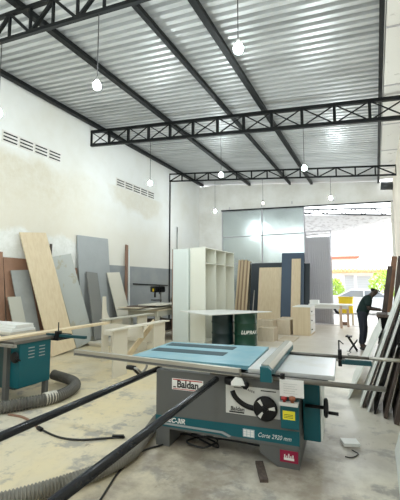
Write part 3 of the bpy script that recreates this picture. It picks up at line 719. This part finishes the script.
# front and back guide rails, fence, stop
MB().tube([(-.12,-.50,.785),(1.40,-.52,.785)],.022,14).build('guide_rail','rail_dark',saw)
MB().box((.30,-.50,.76),(1.0,-.44,.79)).build('rail_mount','black',saw)
br = MB().tube([(.39,.46,.845),(1.34,.445,.845)],.016,12).build('back_rail','rail_dark',saw)
MB().tube([(1.34,.445,.845),(1.70,.44,.845)],.019,12).build('rail_sleeve','alu',br)
fe = MB(); fe.prism([(.415,.838),(.505,.838),(.505,.90),(.475,.935),(.415,.935)],'y',-.66,.78); fe = fe.build('rip_fence','alu',saw)
MB().prism([(.41,.80),(.51,.80),(.51,.90),(.478,.925),(.41,.925)],'y',-.72,-.66).build('fence_head','teal',fe)
MB().box((.406,-.64,.842),(.414,.74,.93)).build('fence_face','saw_grey',fe)
MB().box((.506,-.64,.842),(.511,.74,.89)).build('fence_strip','teal',fe)
b = MB(); b.tube([(.51,-.70,.86),(.60,-.70,.86)],.01,8); b.lathe((.58,-.70,.86),[(.006,0),(.024,0),(.028,.018),(.024,.036),(.006,.036)],12,'x'); b.build('fence_lock','black',fe)
stp = MB().box((1.06,.36,.78),(1.36,.40,.83),.004).build('rear_support','teal_dark',saw)
b = MB(); b.box((1.03,.36,.755),(1.07,.42,.93),.006); b.box((1.035,.375,.93),(1.05,.395,1.03)); b.tube([(1.043,.385,1.03),(1.09,.385,.99)],.006,8); b.build('flip_stop','black',saw)
MB().box((.42,.36,.81),(1.1,.48,.83)).build('rail_bracket','steel',saw)
# main switch lead inside foot area
# ------------------------------------------------------------------ hoses, cables, bits on the floor
def hose(name,label,pts,r,m,rib,k=10):
    path = smooth_path(pts,k); L = [0.]
    for a,b_ in zip(path,path[1:]): L.append(L[-1]+(b_-a).length)
    n = int(L[-1]/rib)*4; out=[]; rs=[]; j=0
    for i in range(n+1):
        s = L[-1]*i/n
        while j < len(L)-2 and L[j+1] < s: j += 1
        tt_ = (s-L[j])/max(1e-6,L[j+1]-L[j]); out.append(path[j].lerp(path[j+1],min(1,tt_))); rs.append(r*(1,1,.84,.84)[i%4])
    b = MB(pts[0]); b.tube(out,rs,16,smooth=False)
    return tag(b.build(name,m),label,'hose')
hose('dust_hose','grey ribbed dust hose snaking to the front left under the large saw',[(-3.25,1.2,.066),(-2.85,1.55,.066),(-2.54,1.86,.066),(-2.32,2.2,.066),(-2.16,2.55,.066),(-2.12,2.9,.066),(-2.24,3.35,.066),(-2.38,3.9,.07),(-2.25,4.4,.08),(-1.9,4.7,.09)],.062,'hose',.026)
big_hose = hose('dust_hose','thick grey dust hose curling around the left teal machine',[(-5.6,2.75,.082),(-4.9,2.98,.082),(-4.40,3.12,.082),(-4.18,3.42,.082),(-4.05,3.8,.082),(-4.16,4.22,.082),(-4.45,4.48,.082),(-4.9,4.5,.13)],.080,'hose_dark',.036)
MB((-5.6,2.75,.082)).tube([(-4.10,3.62,.085),(-4.06,3.78,.085)],.084,18).build('tape_band','tape',big_hose)['label'] = 'pale tape band'
def cable(name,label,pts,r,m='cable'):
    return tag(MB(pts[0]).tube(smooth_path(pts,7),r,8).build(name,m),label,'cable')
cable('power_cable','dark cable across the floor between the left machine and the large saw',[(-3.5,3.03,.011),(-3.12,2.96,.011),(-2.86,3.01,.011),(-2.67,3.14,.011),(-2.48,3.27,.011)],.011)
cable('extension_lead','pale brown flat lead running from the left machine to the dark cable',[(-4.2,3.17,.012),(-4.0,3.19,.012),(-3.78,3.14,.012),(-3.5,3.03,.012)],.014,'plank')
b = MB((-3.5,3.03,.02)); b.bar((-3.52,3.035,.016),(-3.42,3.005,.016),.036,.03); tag(b.build('cable_plug','black'),'black plug joining the two leads on the floor','plug')
b = MB((-2.55,3.24,.02)); b.bar((-2.60,3.21,.016),(-2.49,3.265,.016),.034,.03); tag(b.build('cable_coupler','black'),'black coupler at the saw end of the floor cable','plug')
cable('floor_cable','thin black cable in front of the saw leaving at the bottom edge',[(-2.02,3.30,.009),(-2.13,3.06,.009),(-2.09,2.7,.009),(-2.01,2.45,.009),(-1.94,2.25,.009),(-1.86,1.95,.009)],.009)
ring = []
for k in range(22):
    a = k*.43; q = .13+.012*math.sin(k*1.7); ring.append((-1.66+q*1.15*math.cos(a),3.47+q*math.sin(a),0.014+.0024*k))
ring = [(-2.0,3.56,.02),(-1.85,3.6,.02)]+ring+[(-1.4,3.6,.05),(-1.1,3.68,.02)]
cable('coiled_cable','coil of black cable lying on the floor under the large saw',ring,.009)
b = MB((-.3,4.17,.0)); b.box((-.385,4.10,0),(-.225,4.24,.03),rot=Matrix.Rotation(.35,3,'Z')); tag(b.build('tile_offcut','whiteboard'),'small white square offcut lying on the floor right of the saw','offcut')
cable('wire_scrap','thin bent wire scrap on the floor by the white square offcut',[(-.28,4.02,.006),(-.22,3.95,.006),(-.27,3.85,.006),(-.33,3.84,.006)],.005)
b = MB((-.95,3.22,0)); b.box((-1.0,3.06,0),(-.93,3.38,.025),rot=Matrix.Rotation(.42,3,'Z')); tag(b.build('wood_offcut','darkwood'),'small dark wooden strip on the floor by the saw foot','offcut')

# ------------------------------------------------------------------ left teal machine
t = thing('teal_table_saw','teal table saw at the left edge with boards stacked on it','table saw',(-4.9,3.75,0)); o_ = (-4.9,3.75,0)
b = MB(o_); b.box((-4.62,3.46,.22),(-4.42,3.99,.82),.01); cb = b.build('end_cabinet','teal',t)
for i in range(2):
    b = MB(o_)
    for k in range(4): b.box((-4.422,3.60+i*.18,.60+k*.045),(-4.416,3.70+i*.18,.612+k*.045))
    b.build('vent_slots','saw_grey_light',cb)
b = MB(o_); b.box((-5.7,3.56,.15),(-4.625,3.95,.78),.01); bd = b.build('main_body','teal_dark',t)
MB(o_).box((-4.85,3.552,.40),(-4.68,3.558,.50)).build('warning_sticker','yellow',bd)
MB(o_).box((-4.85,3.552,.18),(-4.7,3.558,.28)).build('maker_plate','magenta',bd)
for x,y in ((-4.63,3.43),(-4.47,3.95),(-5.6,3.5),(-5.6,3.95)): MB(o_).box((x-.035,y-.03,0),(x+.035,y+.03,.82)).build('leg','saw_grey',t)
MB(o_).box((-5.9,3.35,.82),(-4.40,4.25,.86)).build('table_top','rail_dark',t)
w_ = MB(o_).lathe((-4.46,3.40,.64),[(.02,0),(.065,.0),(.075,.012),(.075,.03),(.03,.04)],20,'y').build('hand_wheel','black',t)
MB(o_).tube([(-4.41,3.40,.64),(-4.30,3.38,.62)],.012,8).build('wheel_handle','black',w_)
MB(o_).box((-5.6,3.27,.80),(-4.3,3.32,.835)).build('front_rail','steel',t)
MB(o_).box((-4.58,4.03,.845),(-3.80,4.08,.885),.004).build('side_rail','teal_dark',t)
MB(o_).box((-4.55,4.02,.79),(-4.32,4.3,.86)).build('rail_clamp','black',t)
b = MB(o_); b.box((-4.36,4.0,.80),(-4.30,4.08,.93)); b.tube([(-4.33,4.04,.92),(-4.33,4.04,1.06)],.008,8); b.build('flip_stop','black',t)
b = MB((-4.75,4.4,.86)); b.hexa([(-4.86,3.05,.862),(-4.62,3.05,.862),(-4.66,5.6,.862),(-4.78,5.6,.862),(-4.86,3.05,.885),(-4.62,3.05,.885),(-4.66,5.6,.902),(-4.78,5.6,.902)])
tag(b.build('long_strip','oak'),'long pale wooden strip jutting out past the left teal saw','strip')
b = MB((-5.2,3.6,.86)); b.box((-5.6,3.0,.862),(-4.90,3.5,.885),rot=Matrix.Rotation(.15,3,'Z')); tag(b.build('board_offcut','oak'),'pale oak offcut lying on the near corner of the left teal saw','board')
nm = ['lowest','second up','third up','topmost']
for i in range(4):
    z = .862+i*.036
    tag(MB((-5.6,4.05,z)).box((-6.3,3.75+.03*i,z),(-5.03+.01*(i%2),4.22-.02*i,z+.034)).build('white_board','whiteboard' if i>0 else 'cream'),f'white board in the stack on the left teal saw, {nm[i]} of four','board','white boards stacked on the left saw')

# ------------------------------------------------------------------ right wall panels
GR = 'panels leaning on the right wall'
lean('melamine_sheet','low wide grey white panel, frontmost on the right wall','panel',(-.43,5.72,0),(.03,5.72,1.0),1.74,.02,'greywhite',group=GR)
def lean2(label, xb, y0, y1, slope, h, m, th=.02, nm='melamine_sheet'):
    return lean(nm,label,'panel',(xb,y0,0),(xb+slope*h,y0,h),y1-y0,th,m,group=GR)
p = lean2('tall white panel with dark edges, behind the low grey white one',-.262,5.42,6.15,.36,1.95,'greywhite',.022)
lean2('dark brown sheet sandwiched between the tall white panels',-.225,5.40,6.1,.355,1.95,'darkwood',.015)
lean2('tall white panel standing just right of the dark brown sheet',-.165,5.26,5.85,.34,1.95,'greywhite',.02)
lean2('black sheet standing for the shaded gap behind the tall white panels',-.09,5.22,5.85,.315,1.95,'black',.02)  # black sheet paints the shade in the gap between boards
lean2('dark timber board, second nearest the right wall',.02,5.1,5.8,.28,1.95,'darkwood',.03)
lean2('dark brown timber board closest to the right wall',.125,4.93,5.7,.25,1.95,'darkwood',.05)
lean2('white panel at the lower right edge of the photo',.10,3.0,4.2,.28,1.9,'greywhite',.02)
for i,(x,y,zt,l) in enumerate(((-.02,11.0,2.1,'left one'),(.10,11.25,2.38,'middle one'),(.24,10.75,2.35,'right one'))):
    lean('dark_plank',f'dark brown plank leaning beyond the workbench, {l} of three','plank',(x,y,0),((.30,.42,.56)[i],y+.1*i,zt),(.12,.14,.12)[i],.03,'darkwood' if i!=1 else 'brownboard',(1,0,0),group='dark planks behind the man')

# ------------------------------------------------------------------ workbench by the man
t = thing('dark_workbench','dark cluttered workbench the man leans over','workbench',(.2,10.1,0)); o_=(.2,10.1,0)
MB(o_).box((-.02,9.65,.84),(.58,10.6,.90)).build('bench_top','darkwood',t)
for x,y in ((.04,9.7),(.52,9.7),(.04,10.54),(.52,10.54)): MB(o_).box((x-.04,y-.04,0),(x+.04,y+.04,.84)).build('leg','black',t)
MB(o_).box((.0,9.7,.45),(.56,10.55,.48)).build('lower_shelf','darkwood',t)
MB(o_).box((.02,10.5,.1),(.56,10.53,.8)).build('back_panel','black',t)
tag(MB((.3,9.76,.9)).box((.22,9.66,.90),(.36,9.78,.955)).build('white_part','whiteboard'),'small white block on the dark workbench in front of the man','block')
tag(MB((.35,9.9,.9)).box((.34,9.85,.90),(.52,10.2,.99),.01).build('tool_case','black'),'black case on the dark workbench by the wall','case')
# folding stand on the floor
t = thing('folding_stand','small black folding stand on the floor behind the man','stand',(-.56,9.75,0))
for y in (-.10,.10):
    MB().tube([(-.09,y,.0),(.09,y,.26)],.014,8).build('leg','black',t); MB().tube([(.09,y,.0),(-.13,y,.36)],.014,8).build('leg','black',t)
for p,q in (((-.13,-.10,.36),(-.13,.10,.36)),((.09,-.10,.26),(.09,.10,.26)),((0,-.1,.13),(0,.1,.13))): MB().tube([p,q],.012,8).build('cross_bar','black',t)
MB().box((-.17,-.11,.33),(-.02,.11,.355)).build('rest_plate','black',t)
tag(MB((-.5,8.9,0)).box((-.64,8.85,0),(-.42,8.97,.03)).build('floor_tray','black'),'flat black tray on the floor near the low grey white panel','tray')
cable('thin_cord','thin black cord on the floor by the folding stand',[(-.52,8.97,.006),(-.66,9.2,.006),(-.6,9.5,.006),(-.70,9.62,.006)],.006)
tag(MB((-.8,8.7,0)).box((-.78,8.6,0),(-.62,8.78,.004)).build('paper_scrap','paper'),'white paper scrap on the floor by the black tray','paper')

# ------------------------------------------------------------------ the man
def skin(verts, edges, radii, root=0, sub=2):
    me = bpy.data.meshes.new('sk'); me.from_pydata(verts, edges, []); o = bpy.data.objects.new('sk', me); C.objects.link(o)
    sm = o.modifiers.new('s','SKIN'); sm.use_smooth_shade = True
    for i, r in enumerate(radii):
        v = me.skin_vertices[0].data[i]; v.radius = (r, r) if not isinstance(r, tuple) else r; v.use_root = (i == root)
    ss = o.modifiers.new('u','SUBSURF'); ss.levels = sub; ss.render_levels = sub
    dg = bpy.context.evaluated_depsgraph_get(); dg.update()
    r = bpy.data.meshes.new_from_object(o.evaluated_get(dg)); bpy.data.objects.remove(o); return r
def join(meshes, name, m, parent):
    bm = bmesh.new()
    for me in meshes: bm.from_mesh(me)
    for f in bm.faces: f.smooth = True
    me = bpy.data.meshes.new(name); bm.to_mesh(me); bm.free(); me.materials.append(M[m])
    o = bpy.data.objects.new(name, me); C.objects.link(o); o.parent = parent; return o
man = thing('person','person in dark green t-shirt and dark trousers bending over the workbench','person',(-.36,10.02,0))
# local frame: +x is the way he faces
pel=(.02,0,.90); ch1=(.08,0,1.06); ch2=(.15,0,1.22); nk=(.235,0,1.345); hd0=(.30,0,1.39); hd1=(.335,0,1.45); hd2=(.335,0,1.505)
V=[pel,ch1,ch2,nk,hd0,hd1,hd2]; E_=[(0,1),(1,2),(2,3),(3,4),(4,5),(5,6)]; R_=[.13,.125,.14,.055,.075,.093,.06]
def add(p, r, to): V.append(p); R_.append(r); E_.append((to,len(V)-1)); return len(V)-1
for s in (-1,1):
    h=add((.02,s*.085,.84),.075,0); k=add((.03 if s<0 else .05,s*.11,.47),.062,h); a=add((-.03 if s<0 else .0,s*.115,.10),.042,k); f=add((.09 if s<0 else .12,s*.125,.04),.036,a)
hands=[]
for s in (-1,1):
    sh=add((.16,s*.185,1.28),.062,2); el=add((.17 if s<0 else .19,s*.235,1.02),.045,sh); wr=add((.38,s*.15,1.0),.030,el); pm=add((.45,s*.14,.99),.034,wr); hands.append((s,(.45,s*.14,.99)))
body=[skin(V,E_,R_)]
for s,pc_ in hands:
    px,py,pz=pc_
    for i in range(4):
        oy=(-.03+.02*i); L_=(.075,.085,.08,.065)[i]
        body.append(skin([(px+.0,py+oy*.6,pz),(px+.035,py+oy,pz-.004),(px+.035+L_*.5,py+oy,pz-.02),(px+.035+L_*.75,py+oy,pz-.05)],[(0,1),(1,2),(2,3)],[.012,.0095,.009,.008],0,1))
    body.append(skin([(px-.02,py-s*.02,pz),(px+.02,py-s*.05,pz-.012),(px+.05,py-s*.055,pz-.035)],[(0,1),(1,2)],[.014,.011,.009],0,1))
# face: nose, ears, brow, mouth
hc=Vector((0.345,0,1.455)); 
body.append(skin([(0.390,0,1.470),(0.438,0,1.435),(0.420,0,1.420)],[(0,1),(1,2)],[.014,.016,.012],0,1))
for s in (-1,1): body.append(skin([(0.325,s*.085,1.470),(0.315,s*.10,1.460),(0.320,s*.088,1.430)],[(0,1),(1,2)],[.012,.014,.010],0,1))
body.append(skin([(0.405,-.022,1.398),(0.412,0,1.396),(0.405,.022,1.398)],[(0,1),(1,2)],[.010,.012,.010],1,1))
join(body,'body','skin',man)
for s in (-1,1):
    b=MB(); b.lathe((.395,s*.034,1.473),[(.002,-.007),(.006,-.004),(.008,0),(.006,.004),(.002,.007)],10); b.build('eye','white_letter',man)
join([skin([(.288,0,1.42),(.305,0,1.475),(.325,0,1.512)],[(0,1),(1,2)],[.07,.094,.07])],'hair','hair',man)
# shirt
TV=[(.0,0,.84),(.03,0,.93),(.08,0,1.06),(.15,0,1.22),(.215,0,1.305)]; TE=[(0,1),(1,2),(2,3),(3,4)]; TR=[.165,.16,.16,.172,.09]
for s in (-1,1):
    i=len(TV); TV += [(.16,s*.18,1.285),(.165,s*.225,1.15),(.17,s*.235,1.08)]; TE += [(3,i),(i,i+1),(i+1,i+2)]; TR += [.088,.075,.07]
join([skin(TV,TE,TR)],'t_shirt','shirt',man)
TV=[(.03,0,1.0),(.02,0,.90)]; TE=[(0,1)]; TR=[.145,.15]
for s in (-1,1):
    i=len(TV); TV += [(.02,s*.10,.80),(.03 if s<0 else .05,s*.11,.47),(-.025 if s<0 else .0,s*.115,.13)]; TE += [(1,i),(i,i+1),(i+1,i+2)]; TR += [.118,.088,.07]
join([skin(TV,TE,TR)],'trousers','jeans',man)
for s in (-1,1):
    x=-.03 if s<0 else .0
    join([skin([(x-.04,s*.117,.048),(x+.04,s*.12,.05),(x+.15,s*.127,.038),(x+.20,s*.13,.032)],[(0,1),(1,2),(2,3)],[.045,.048,.042,.03],0,2)],'shoe','shoe',man)

# ------------------------------------------------------------------ light, camera, view
w = bpy.data.worlds.new('daylight'); S.world = w; w.use_nodes = True
bg = w.node_tree.nodes['Background']; bg.inputs['Color'].default_value = (.93,.97,1.,1); bg.inputs['Strength'].default_value = 1.9

cam = bpy.data.cameras.new('camera'); co = bpy.data.objects.new('camera', cam); C.objects.link(co)
cam.sensor_fit = 'AUTO'; cam.sensor_width = 36; cam.lens = 26.0; cam.clip_start = .05
f = 361.1; pitch = math.atan(33/f); yaw = math.atan(176*math.cos(pitch)/f)
co.location = (0,0,1.65); co.rotation_euler = (PI/2+pitch, 0, yaw); S.camera = co
S.view_settings.view_transform = 'Standard'; S.view_settings.look = 'None'; S.view_settings.gamma = 1; S.view_settings.use_curve_mapping = False
S.view_settings.exposure = 1.12
S.cycles.use_denoising = True
S.cycles.max_bounces = 10; S.cycles.diffuse_bounces = 6; S.cycles.sample_clamp_indirect = 8
